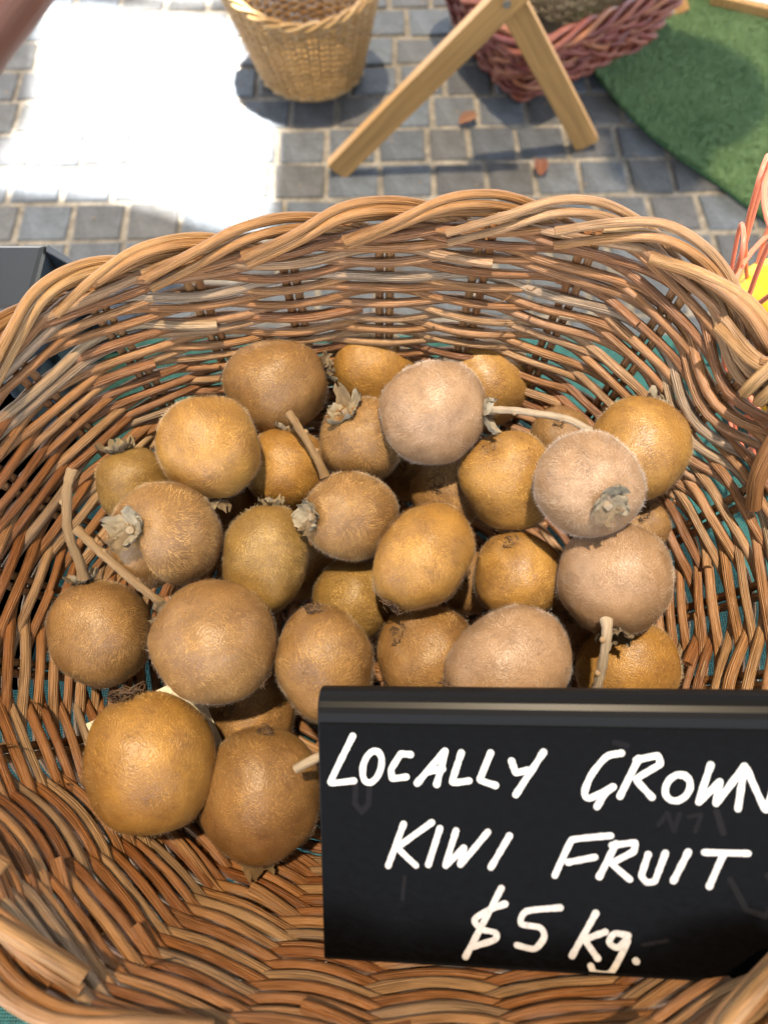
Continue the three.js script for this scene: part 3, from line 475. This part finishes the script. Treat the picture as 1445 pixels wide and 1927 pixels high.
// ------------------------------------------------------------ the price sign
{
  const TL = V(-0.02378, 0.89745, -0.05438), ex = V(.99051, .13248, .03673), ey = V(.02481, -.43502, .90008).negate(), ez = ex.clone().cross(ey).normalize();
  const W = 0.176, H = 0.0973, th = 0.003;
  const t = thing('price_sign', 'black folded price sign with white handwritten lettering for locally grown kiwi fruit', 'price sign');
  const m4 = new THREE.Matrix4().makeBasis(ex, ey, ez).setPosition(TL); t.quaternion.setFromRotationMatrix(m4); t.position.copy(TL);
  // profile in (z, y): front sheet, a round bend at the top, a back sheet; a strip of constant thickness
  const mid = [], rB = 0.0075; mid.push([0, -H]); mid.push([0, -H * 0.5], [0, -rB]);
  for (let i = 1; i <= 10; i++) { const a = i / 10 * Math.PI * 0.86; mid.push([-rB + rB * Math.cos(a), -rB + rB * Math.sin(a)]); }
  const l = mid[mid.length - 1]; mid.push([l[0] - 0.004, l[1] - 0.012], [l[0] - 0.012, l[1] - 0.035]);
  const ou = [], inn = []; mid.forEach((p, i) => { const a = mid[Math.max(0, i - 1)], b = mid[Math.min(mid.length - 1, i + 1)], dx = b[0] - a[0], dy = b[1] - a[1], L = Math.hypot(dx, dy); ou.push([p[0], p[1]]); inn.push([p[0] - dy / L * th, p[1] + dx / L * th]); });
  const sh = new THREE.Shape([...ou, ...inn.reverse()].map(p => new THREE.Vector2(...p)));
  const g = new THREE.ExtrudeGeometry(sh, { depth: W, bevelEnabled: true, bevelThickness: 0.0006, bevelSize: 0.0005, bevelSegments: 2, curveSegments: 4 });
  g.applyMatrix4(new THREE.Matrix4().makeBasis(V(0, 0, 1), V(0, 1, 0), V(1, 0, 0)));
  if (new THREE.Vector3().fromBufferAttribute(g.attributes.position, 0).x < -1) g.scale(1, 1, 1);
  const idx = []; { const p = g.attributes.position; for (let i = 0; i < p.count; i += 3) idx.push(i, i + 2, i + 1); } g.setIndex(idx); 
  g.deleteAttribute('normal'); const gg = g.toNonIndexed(); gg.computeVertexNormals();
  const smudge = tex(256, 256, (x, y) => 0.28 + 0.26 * tile(x, y, 6, 3) + 0.12 * tile(x, y, 40, 6), false, 8, 8);
  const bm = new THREE.MeshPhysicalMaterial({ color: C(0.004, 0.0042, 0.005), roughness: 0.34, specularIntensity: 0.22 });
  mesh('panel', gg, bm, t);
  // the face with its lettering: one flat print just proud of the sheet
  const S = 2048 / 0.176, cw = 2048, ch = Math.round((H - 0.012) * S), cv = document.createElement('canvas'); cv.width = cw; cv.height = ch; const cx = cv.getContext('2d');
  cx.fillStyle = 'rgb(7,7,8)'; cx.fillRect(0, 0, cw, ch);
  cx.lineCap = cx.lineJoin = 'round';
  // rubbed-out writing
  cx.strokeStyle = 'rgba(80,74,77,0.28)'; cx.lineWidth = 20;
  for (const w of ['13,33 12.5,40 15,43 17.5,40 18,34', '118,44 121,40 123,46 125,40', '128,41 132,40 130,46', '137,39 139,46', '141,62 146,72 152,74 157,66 153,60', '30,66 29,74', '112,86 120,84', '104,16 108,17'])
  { const p = w.split(' ').map(q => q.split(',').map(v => v / 1000 * S)); cx.lineWidth = 14 + rnd() * 12; cx.globalAlpha = 0.35 + 0.5 * rnd(); cx.beginPath(); p.forEach(([x, y], i) => i ? cx.lineTo(x, y - 0.011 * S) : cx.moveTo(x, y - 0.011 * S)); cx.stroke(); }
  for (let i = 0; i < 300; i++) { cx.globalAlpha = 0.05 + 0.12 * rnd(); cx.fillStyle = 'rgb(120,118,116)'; cx.beginPath(); cx.arc(rnd() * cw, rnd() * ch, 1 + 2.5 * rnd() * rnd(), 0, 7); cx.fill(); }
  cx.globalAlpha = 1;
  const strokes = '12.4,15.4 3.7,32.5 12.4,31.7;21.6,21 22.7,23.2 22.4,26.7 20.9,30.1 18.7,32.1 16.7,31.9 15.7,29.7 15.9,26.2 17.4,22.8 19.6,20.8 21.6,21;33.2,21.7 29.7,21.6 26.1,27.1 26.4,30.5 31.5,29.8;35.3,32 45.6,20.1 42.3,32.2;39.4,27.7 44.5,26.6;51.3,20.7 47.8,31.3 53.9,30.6;61.6,20.5 57.7,30.1 63,32;68.8,23.2 70.2,27.3 74.3,26.3;79.9,19.8 70,35.1;106.2,19.6 101.2,21 96.1,27.2 93.6,33.4 95.2,35.6 103.2,31.3 100.6,33.6 97.6,38.5;111.9,21.3 105.4,34.6;111,21.9 118.1,20.2 118.9,23.2 110.9,28.5 116,34.6;126.9,26.8 128.4,28.5 128.5,31.2 127,33.9 124.6,35.5 122.2,35.4 120.6,33.7 120.6,30.9 122,28.3 124.4,26.7 126.9,26.8;135.4,23 131.2,36 138.3,28.5 136.9,36.2 145.9,23.6;146.2,23.2 143.9,37.8;146.9,24.1 152.8,37.9 157.4,23;30.1,46.8 24.1,62.3;40.3,45.9 27.9,55.4 34.2,61.7;43.1,47.9 38.6,61.3;48.8,48.5 44.7,61.4 51.5,54.5 50,60.8 60,48.6;67.5,49.7 60.7,61.3;102.1,48.4 88.9,50.4 82.8,63.2;87.5,58.3 96.6,56.1;103.8,51.1 97.9,62.9;102.4,51.8 110.1,50.5 109.5,53.7 102.3,58.1 108.1,63.4;114.4,54.4 112,61.9 113.7,64.1 116.4,63.6 120.1,53.7;127.6,53 122.5,63.3;132.8,53 146.9,52.8;138.9,53.5 134.2,64.6;64.3,68.4 51.1,93.7;65.4,74 58.8,77 54.6,80.3 56.8,83.4 61.8,84.5 61.4,87 53.8,89.9;84.4,74.4 72.8,76.3 70.9,80.8 77.3,81.8 78.7,85.1 75.3,89.4 69.2,88.5;96.5,75.7 88.1,91.2;99.6,82.1 92.7,85.3 96.8,91.6;107.1,83 102.7,82.5 100.8,85.7 103.5,87.4 106.8,84.5 106.4,86.4 101.1,96.3 95.7,97 94.4,94.3;109.6,91.7 109.8,91.9';
  cx.fillStyle = 'rgb(206,206,202)';
  const y0 = 11;
  for (const st of strokes.split(';')) {
    const p = st.split(' ').map(q => q.split(',').map(Number)).map(([a, b]) => new THREE.Vector3(a, Math.min(b, 96.6), 0));
    const pts = p.length > 2 ? new THREE.CatmullRomCurve3(p, false, 'catmullrom', p.length > 5 ? 0.4 : 0.12).getSpacedPoints(140) : [...Array(80).keys()].map(i => p[0].clone().lerp(p[1], i / 79));
    const sd = rnd() * 50;
    pts.forEach((q, i) => { const r = 1.14 * (1 + 0.16 * N3(i * 0.06 + sd, 1, 2) + (i < 8 || i > pts.length - 9 ? 0.08 : 0)) / 1000 * S; const b = Math.round(182 + 20 * N3(i * 0.13 + sd, 3, 1) + rr(-9, 9)); cx.fillStyle = `rgb(${b},${b + 1},${b + 1})`; cx.globalAlpha = 0.85; cx.beginPath(); cx.arc(q.x / 1000 * S, (q.y - y0) / 1000 * S, r * rr(0.94, 1.03), 0, 7); cx.fill(); });
  }
  const im = cx.getImageData(0, 0, cw, ch); const dd = new Uint8Array(cw * ch * 4);
  for (let y = 0; y < ch; y++) for (let x = 0; x < cw; x++) { const k = (y * cw + x) * 4, o = ((ch - 1 - y) * cw + x) * 4; for (let i = 0; i < 3; i++) dd[o + i] = im.data[k + i]; dd[o + 3] = 255; }
  const map = new THREE.DataTexture(dd, cw, ch); map.colorSpace = THREE.SRGBColorSpace; map.magFilter = THREE.LinearFilter; map.minFilter = THREE.LinearMipmapLinearFilter; map.generateMipmaps = true; map.needsUpdate = true;
  const face = mesh('lettering', new THREE.PlaneGeometry(W, ch / S), new THREE.MeshPhysicalMaterial({ map, roughness: 1, roughnessMap: smudge, specularIntensity: 0.07 }), t);
  face.position.set(W / 2, -y0 / 1000 - ch / S / 2, 0.0011);
}

// ------------------------------------------------------------ black crate at the left
{
  const t = thing('black_crate', 'glossy black plastic crate behind the left end of the kiwi basket', 'crate');
  const TR = atY(90, 466, TABLE + 0.092), H = TR.y - TABLE, post = (x, z, w, d) => { const g = plank(w, d, H, 0.003); g.rotateX(-Math.PI / 2); g.translate(x, TABLE + H / 2 + 0.003, z); return g; };
  // corner post with a folded flange, then walls with hand openings
  mesh('corner_post', post(TR.x - 0.016, TR.z + 0.024, 0.032, 0.048), blackPlastic, t);
  mesh('corner_flange', (() => { const s = new THREE.Shape([[0, 0], [0.011, -0.0135], [0.011, -H], [0, -H]].map(a => new THREE.Vector2(...a))); const g = new THREE.ExtrudeGeometry(s, { depth: 0.004, bevelEnabled: true, bevelSize: 0.0008, bevelThickness: 0.0008 }); g.translate(TR.x + 0.0012, TR.y + 0.001, TR.z); return g; })(), blackPlastic, t);
  const bar = (x0, x1, y0, y1, z0, z1, name) => { const g = plank(x1 - x0, y1 - y0, z1 - z0, 0.002); g.translate((x0 + x1) / 2, (y0 + y1) / 2, (z0 + z1) / 2); return mesh(name, g, blackPlastic, t); };
  bar(TR.x - 0.40, TR.x - 0.03, TABLE + 0.003, TABLE + 0.05, TR.z + 0.004, TR.z + 0.010, 'back_wall');
  bar(TR.x - 0.40, TR.x - 0.029, TABLE + 0.06, TABLE + 0.082, TR.z + 0.004, TR.z + 0.010, 'back_rail');
  mesh('corner_post_001', post(TR.x - 0.052, TR.z + 0.016, 0.022, 0.03), blackPlastic, t);
  bar(TR.x - 0.40, TR.x - 0.003, TABLE + 0.002, TABLE + 0.006, TR.z + 0.01, TR.z + 0.24, 'floor_panel');
  for (let i = 0; i < 3; i++) bar(TR.x - 0.012, TR.x - 0.006, TABLE + 0.012 + i * 0.028, TABLE + 0.03 + i * 0.028, TR.z + 0.024, TR.z + 0.09, num('side_slat', i));
}

// ------------------------------------------------------------ coral wire basket with lemons at the right
{
  const wireMat = new THREE.MeshStandardMaterial({ color: C(0.60, 0.17, 0.10), roughness: 0.4 });
  const t = thing('wire_basket', 'coral pink wire basket at the right edge holding yellow lemons', 'basket');
  const cx = 0.318, cz = -0.262, R = 0.128, P = (a, h, k = 1) => V(cx + Math.cos(a) * R * k, TABLE + h, cz - Math.sin(a) * R * k);
  const ringAt = (h, k, r) => { const p = []; for (let i = 0; i <= 72; i++) p.push(P(i / 72 * 6.2832, h, k)); return rod(p, r, { seg: 6, rough: 0, cap: 1 }); };
  mesh('ring', ringAt(0.008, 0.72, 0.0018), wireMat, t); mesh('ring_001', ringAt(0.075, 0.93, 0.0016), wireMat, t);
  for (let i = 0; i < 22; i++) {
    const a = i / 22 * 6.2832, d = 0.2, top = rr(0.13, 0.17);
    mesh(num('wire_loop', i), rod(curve([P(a - d * 1.3, 0.008, 0.72), P(a - d * 0.6, 0.06, 0.9), P(a + d * .2, top * .7, 1), P(a + d * 0.75, top - 0.012, 1.05), P(a + d * 0.7, top, 1.07), P(a + d * 0.1, top - .002, 1.07), P(a - d * 0.1, top - 0.014, 1.05), P(a + d * .2, 0.06, 0.9), P(a + d * .9, 0.008, 0.72)], 44), 0.0013, { seg: 6, rough: 0.02, cap: 1 }), wireMat, t);
  }
  const loop = curve([at(1470, 470, .372), at(1445, 415, .375), at(1437, 370, .378), at(1443, 330, .381), at(1475, 300, .384), at(1520, 330, .386)], 40);
  mesh('handle_loop', rod(loop, 0.0016, { seg: 8, rough: 0.02 }), wireMat, t);
  for (let i = 0; i < 8; i++) { const a = i / 8 * Math.PI, p = P(a, 0.006, .72), q = P(a + Math.PI, 0.006, .72); mesh(num('base_wire', i), rod([p, p.clone().lerp(q, .5), q], 0.0016, { seg: 6 }), wireMat, t); }
  const lemonMat = new THREE.MeshStandardMaterial({ color: C(0.62, 0.38, 0.01), roughness: 0.38, bumpMap: kiwiSkin, bumpScale: 0.0006 });
  const prof = []; for (let i = 0; i <= 24; i++) { const u = i / 24, y = (u - 0.5) * 0.084; prof.push(new THREE.Vector2(0.031 * Math.pow(Math.sin(Math.PI * clamp(u, 0.001, .999)), 0.75) * (u > 0.88 || u < 0.09 ? 0.82 : 1) + 0.0002, y)); }
  const lg = new THREE.LatheGeometry(prof, 36); const stalkG = new THREE.CylinderGeometry(0.003, 0.0035, 0.004, 8).translate(0, 0.0425, 0), stalkM = new THREE.MeshStandardMaterial({ color: C(0.25, 0.2, 0.08), roughness: 0.9 });
  [[0.255, .055, -.262, 'lemon nearest the kiwi basket in the coral wire basket'], [0.272, .04, -.20, 'lemon low at the near left side of the coral wire basket'], [0.262, .04, -.325, 'lemon low at the back left of the coral wire basket'], [0.33, .045, -.25, 'lemon in the middle of the coral wire basket'], [0.294, .108, -.285, 'topmost lemon in the coral wire basket, at the right edge of the photo'], [0.36, .05, -.31, 'lemon at the far back of the coral wire basket'], [0.29, .10, -.228, 'upper lemon at the near side of the coral wire basket']].forEach(([x, h, z, label]) => {
    const l = thing('lemon', label, 'lemon', 'lemons in the coral wire basket'); mesh('rind', lg, lemonMat, l); mesh('stalk_button', stalkG, stalkM, l); l.position.set(x, TABLE + h, z); l.rotation.set(rr(-1.6, 1.6), rr(0, 6), rr(-1.6, 1.6));
  });
}

// ------------------------------------------------------------ baskets on the paving
function ringBasket(t, { N, rows, floorFn, rimFn, r, amp, mats, bulge = 1, vert = 1, rope = 3, ropeR = 1.3, center, seg = 6, tilt = 0.25 }) {
  const { surf, nrm } = surfaceOf(N, floorFn, rimFn, bulge, vert);
  const nn = (s, tt) => { const n = nrm(s, tt), p = surf(s, tt); if (n.x * (p.x - center.x) + n.z * (p.z - center.z) < 0) n.negate(); return n; };
  for (let j = 0; j < rows; j++) {
    const pts = [], n = N * 5, w0 = rr(-tilt, tilt), ph = rr(0, 6);
    for (let i = 0; i <= n; i++) { const s = i / n * N, tt = clamp((j + 0.5 + w0 * 0.5 * Math.sin(s / N * 6.283 + ph) + tilt * N3(s * 0.7, j * 3.1, 2)) / rows, 0, 1); pts.push(surf(s, tt).addScaledVector(nn(s, tt), amp * Math.cos(Math.PI * (s + j)))); }
    mesh(num('weaver', j), rod(pts, r * rr(0.88, 1.1), { seg, sd: j * 7, rough: 0.15 }), mats[Math.floor(rnd() * mats.length)], t);
  }
  for (let k = 0; k < N; k++) { const p = []; for (let i = 0; i <= 8; i++) p.push(surf(k, i / 8)); mesh(num('stake', k), rod(p, r * 0.9, { seg: 5 }), mats[k % mats.length], t); }
  for (let d = 0; d < rope; d++) {
    const pts = [], n = N * 6; for (let i = 0; i <= n; i++) { const s = i / n * N, a = s * 1.5 + d * 6.283 / rope, q = surf(s, 1).addScaledVector(nn(s, 1), Math.cos(a) * r * ropeR); q.y += Math.sin(a) * r * ropeR + r; pts.push(q); }
    mesh(num('border_rod', d), rod(pts, r * 1.15, { seg, sd: d * 3 }), mats[d % mats.length], t);
  }
  return { surf, nn };
}
const tanMats = [cane(0.50, 0.32, 0.13, .5), cane(0.44, 0.27, 0.10, .5), cane(0.55, 0.37, 0.17, .5), cane(0.47, 0.28, 0.10, .5)];
{
  const t = thing('tan_basket', 'empty tan wicker basket with a dipping rim standing on the paving', 'basket');
  const c = atY(588, 140, 0), f = u => { const a = u * 6.2832; return V(c.x + 0.118 * Math.cos(a), 0.012, c.z - 0.112 * Math.sin(a)); };
  const rim = u => { const a = u * 6.2832; return V(c.x - 0.012 + 0.178 * Math.cos(a), 0.215 + 0.05 * Math.pow(Math.max(0, -Math.cos(a - 0.15)), 2) + 0.02 * Math.pow(Math.max(0, Math.cos(a)), 2), c.z + 0.02 - 0.158 * Math.sin(a)); };
  ringBasket(t, { N: 41, rows: 27, floorFn: f, rimFn: rim, r: 0.0034, amp: 0.0038, mats: tanMats, center: c, ropeR: 1.6 });
  const d = new THREE.CylinderGeometry(0.118, 0.118, 0.006, 40).scale(1, 1, 0.95); d.translate(c.x, 0.012, c.z); mesh('base', d, new THREE.MeshStandardMaterial({ color: C(0.40, 0.25, 0.10), roughness: .7 }), t);
}
{
  const t = thing('red_basket', 'square red-brown willow basket with a dark lining behind the trestle legs', 'basket');
  const e1 = V(.846, 0, -.533), e2 = V(-.455, 0, -.89).normalize(), L1 = 0.40, L2 = 0.30, c0 = atY(972, 203, 0), c = c0.clone().addScaledVector(e1, L1 / 2).addScaledVector(e2, L2 / 2);
  const sq = (u, k, y) => { const a = u * 6.2832, e = 9, cs = Math.cos(a), sn = Math.sin(a), m = Math.pow(Math.pow(Math.abs(cs), e) + Math.pow(Math.abs(sn), e), -1 / e); const p = c.clone().addScaledVector(e1, cs * m * (L1 / 2 + k)).addScaledVector(e2, sn * m * (L2 / 2 + k)); p.y = y; return p; };
  const rm = [cane(0.22, 0.045, 0.03, .45), cane(0.28, 0.075, 0.04, .45), cane(0.17, 0.03, 0.028, .45), cane(0.34, 0.12, 0.05, .45), cane(0.24, 0.05, 0.045, .45)];
  const { surf, nn } = ringBasket(t, { N: 32, rows: 12, floorFn: u => sq(u, -0.0, 0.01), rimFn: u => sq(u, 0.055, 0.17), r: 0.0062, amp: 0.007, mats: rm, center: c, rope: 4, ropeR: 1.9, tilt: 0.9 });
  for (let k = 0; k < 46; k++) { const s = rr(0, 32), dir = rnd() < .5 ? 1 : -1, pts = []; const a0 = rr(0.1, 0.6); for (let i = 0; i <= 12; i++) { const q = i / 12; pts.push(surf(s + dir * q * 3, a0 + q * 0.45).addScaledVector(nn(s + dir * q * 3, a0 + q * .45), 0.007 + 0.006 * Math.sin(q * Math.PI * 2))); } mesh(num('slanting_rod', k), rod(pts, 0.0052, { seg: 6, sd: k }), rm[k % 5], t); }
  const lp = [], li = []; const n = 48; for (let i = 0; i <= n; i++) { const a = sq(i / n, 0.036, 0.158), b = sq(i / n, -0.016, 0.015); lp.push(a.x, a.y, a.z, b.x, b.y, b.z); if (i < n) { const k = i * 2; li.push(k, k + 1, k + 2, k + 1, k + 3, k + 2); } }
  const k0 = lp.length / 3; lp.push(c.x, 0.015, c.z); for (let i = 0; i < n; i++) li.push(k0, i * 2 + 1, i * 2 + 3);
  const lg = new THREE.BufferGeometry(); lg.setAttribute('position', new THREE.Float32BufferAttribute(lp, 3)); lg.setIndex(li); lg.computeVertexNormals();
  mesh('lining', lg, new THREE.MeshStandardMaterial({ color: C(0.012, 0.012, 0.014), roughness: .45, side: THREE.DoubleSide }), t);
  // the pale basket standing in it
  const t2 = thing('pale_basket', 'pale cream wicker basket standing inside the square red one', 'basket'), b = atY(1082, -12, 0.075);
  ringBasket(t2, { N: 31, rows: 20, floorFn: u => V(b.x + 0.108 * Math.cos(u * 6.2832), 0.06, b.z - 0.10 * Math.sin(u * 6.2832)), rimFn: u => V(b.x + 0.126 * Math.cos(u * 6.2832), 0.30, b.z - 0.117 * Math.sin(u * 6.2832)), r: 0.005, amp: 0.005, mats: [cane(0.74, 0.57, 0.35), cane(0.68, 0.51, 0.30), cane(0.78, 0.62, 0.40)], center: b });
}

// ------------------------------------------------------------ trestles of crossed wooden legs and what they carry
function trestle(label, footA, footB, cross, top, depthW) {
  const t = thing('trestle', label, 'trestle');
  const leg = (foot, off) => {
    const d = cross.clone().sub(foot), k = (top - foot.y) / d.y, end = foot.clone().addScaledVector(d, k), L = foot.distanceTo(end), g = plank(0.05, 0.024, L, 0.003);
    { const uv = g.attributes.uv, p = g.attributes.position; for (let i = 0; i < uv.count; i++) uv.setXY(i, p.getX(i) + p.getY(i), p.getZ(i)); }
    const m = mesh('leg', g, woodMat, t), zA = d.clone().normalize(), nA = V(0, 0, 1).addScaledVector(zA, -zA.z).normalize(), xA = nA.clone().cross(zA);
    m.quaternion.setFromRotationMatrix(new THREE.Matrix4().makeBasis(xA, nA, zA)); m.position.copy(foot).lerp(end, 0.5).addScaledVector(nA, off); return end;
  };
  const a = leg(footA, 0.0135), b = leg(footB, -0.0135);
  const bolt = new THREE.CylinderGeometry(0.007, 0.007, 0.06, 12).rotateX(Math.PI / 2); const m = mesh('bolt', bolt, new THREE.MeshStandardMaterial({ color: C(.4, .4, .4), metalness: 1, roughness: .4 }), t); m.position.copy(cross);
  return [a, b];
}
{
  const fa = atY(632, 312, 0.012), fb = atY(1106, 278, 0.012), cr = at(950, -22, 1.345); cr.z = (fa.z + fb.z) / 2;
  trestle('front trestle of two crossed pine legs standing on the paving before the red basket', fa, fb, cr, cr.y + 0.045);
  const fc = atY(1278, 28, 0.02), fd = fc.clone().add(V(-0.45, 0, -0.62)); fd.y = 0.012;
  trestle('back trestle with one pine foot on the far edge of the turf', fd, fc, V((fc.x + fd.x) / 2, .36, (fc.z + fd.z) / 2), .405);
}
{
  const p0 = atY(1338, -4, 0.04), p1 = atY(1460, 24, 0.04), t = thing('white_board', 'white topped board with a tan edge lying at the far corner of the turf', 'board');
  const d = p1.clone().sub(p0).normalize(), n = V(d.z, 0, -d.x); if (n.z > 0) n.negate();
  const g = plank(0.5, 0.34, 0.024, .003); g.rotateX(Math.PI / 2); mesh('edge_frame', g, woodMat, t); const h = plank(0.47, 0.31, 0.006, .002); h.rotateX(Math.PI / 2); h.translate(0, 0.0135, 0); mesh('white_panel', h, new THREE.MeshStandardMaterial({ color: C(.75, .76, .78), roughness: .4 }), t);
  t.position.copy(p0).addScaledVector(d, 0.25).addScaledVector(n, 0.17).setY(0.034); t.rotation.y = -Math.atan2(d.z, d.x);
}
// hanging baskets beyond the top of the frame, whose shadows lie on the turf
{
  const hang = (label, px, py, y, rx, rz, hh) => {
    const t = thing('hanging_basket', label, 'basket'), c = atY(px, py, 0.02).addScaledVector(SUN, (y - 0.02) / SUN.y);
    ringBasket(t, { N: 27, rows: 16, floorFn: u => V(c.x + rx * .6 * Math.cos(u * 6.2832), y, c.z - rz * .6 * Math.sin(u * 6.2832)), rimFn: u => V(c.x + rx * Math.cos(u * 6.2832), y + hh, c.z - rz * Math.sin(u * 6.2832)), r: 0.008, amp: 0.005, mats: tanMats, center: c });
    const d = new THREE.CylinderGeometry(rx * .62, rx * .6, 0.01, 30).scale(1, 1, rz / rx).translate(c.x, y, c.z); mesh('base', d, tanMats[1].clone(), t).material.vertexColors = false;
    for (const k of [0, 1, 2]) { const a = k * 2.094; mesh('cord', rod([V(c.x + rx * Math.cos(a), y + hh, c.z + rz * Math.sin(a)), V(c.x, 2.42, c.z)], 0.003, { seg: 5, cap: 1 }), tanMats[0], t); }
  };
  hang('wide wicker basket hanging above the turf beyond the top of the photo', 1255, 165, 1.15, 0.215, 0.20, 0.13);
  hang('small wicker basket hanging above the edge of the turf beyond the top of the photo', 1235, 285, 1.2, 0.10, 0.10, 0.10);
}
// grit and leaf crumbs in the joints
{
  const gs = []; for (let i = 0; i < 260; i++) { const g = new THREE.IcosahedronGeometry(rr(0.0012, 0.0042), 0); g.scale(1, 0.4, rr(.5, 1)); g.rotateY(rr(0, 6)); g.translate(rr(-1.0, 1.0), 0.0055, rr(-2.0, -1.1)); gs.push(g); }
  const m = mesh('grit', mergeGeometries(gs), new THREE.MeshStandardMaterial({ color: C(.16, .12, .075), roughness: .9 }), null, true); tag(m, 'brown grit and leaf crumbs scattered over the stone setts', 'grit', null, 'stuff');
}
// dry leaves on the paving
[[880, 228, 0.5, 'curled brown dry leaf on the paving between the trestle legs'], [1016, 318, 1.5, 'reddish folded dry leaf on the paving near the basket rim']].forEach(([x, y, a, label], k) => {
  const g = new THREE.PlaneGeometry(0.044, 0.032, 12, 8), p = g.attributes.position;
  for (let i = 0; i < p.count; i++) { const u = p.getX(i) / 0.025, v = p.getY(i) / 0.017, w = Math.pow(Math.max(0, 1 - u * u), 0.6); p.setXYZ(i, p.getX(i), v * 0.017 * w, 0.016 * v * v * w + 0.008 * u * u * (u > 0 ? 1 : .2) + 0.002 * N3(u * 2, v * 2, k)); }
  g.computeVertexNormals(); g.rotateX(-Math.PI / 2);
  const m = mesh('dry_leaf', g, new THREE.MeshStandardMaterial({ color: k ? C(.13, .05, .03) : C(.15, .07, .038), roughness: .7, side: THREE.DoubleSide }), null, true); m.position.copy(atY(x, y, 0.009)); m.rotation.y = a; tag(m, label, 'leaf', 'dry leaves on the paving');
});
// a reddish wooden post that leans across the top left corner, beyond the table
{
  const a = at(-140, 150, .92), b = at(70, -125, 1.0), t = thing('stall_post', 'blurred reddish brown wooden post across the top left corner', 'post');
  const far = a.clone().lerp(b, 1.12), near = a.clone().lerp(b, -1.5);
  mesh('post', rod(curve([near, a, b, far], 30), 0.058, { seg: 24, rough: 0.03, cap: 1 }), new THREE.MeshStandardMaterial({ color: C(.16, .05, .028), roughness: .55, map: woodMap, bumpMap: woodMap, bumpScale: 0.001, vertexColors: true }), t);
}

renderer.render(scene, camera);
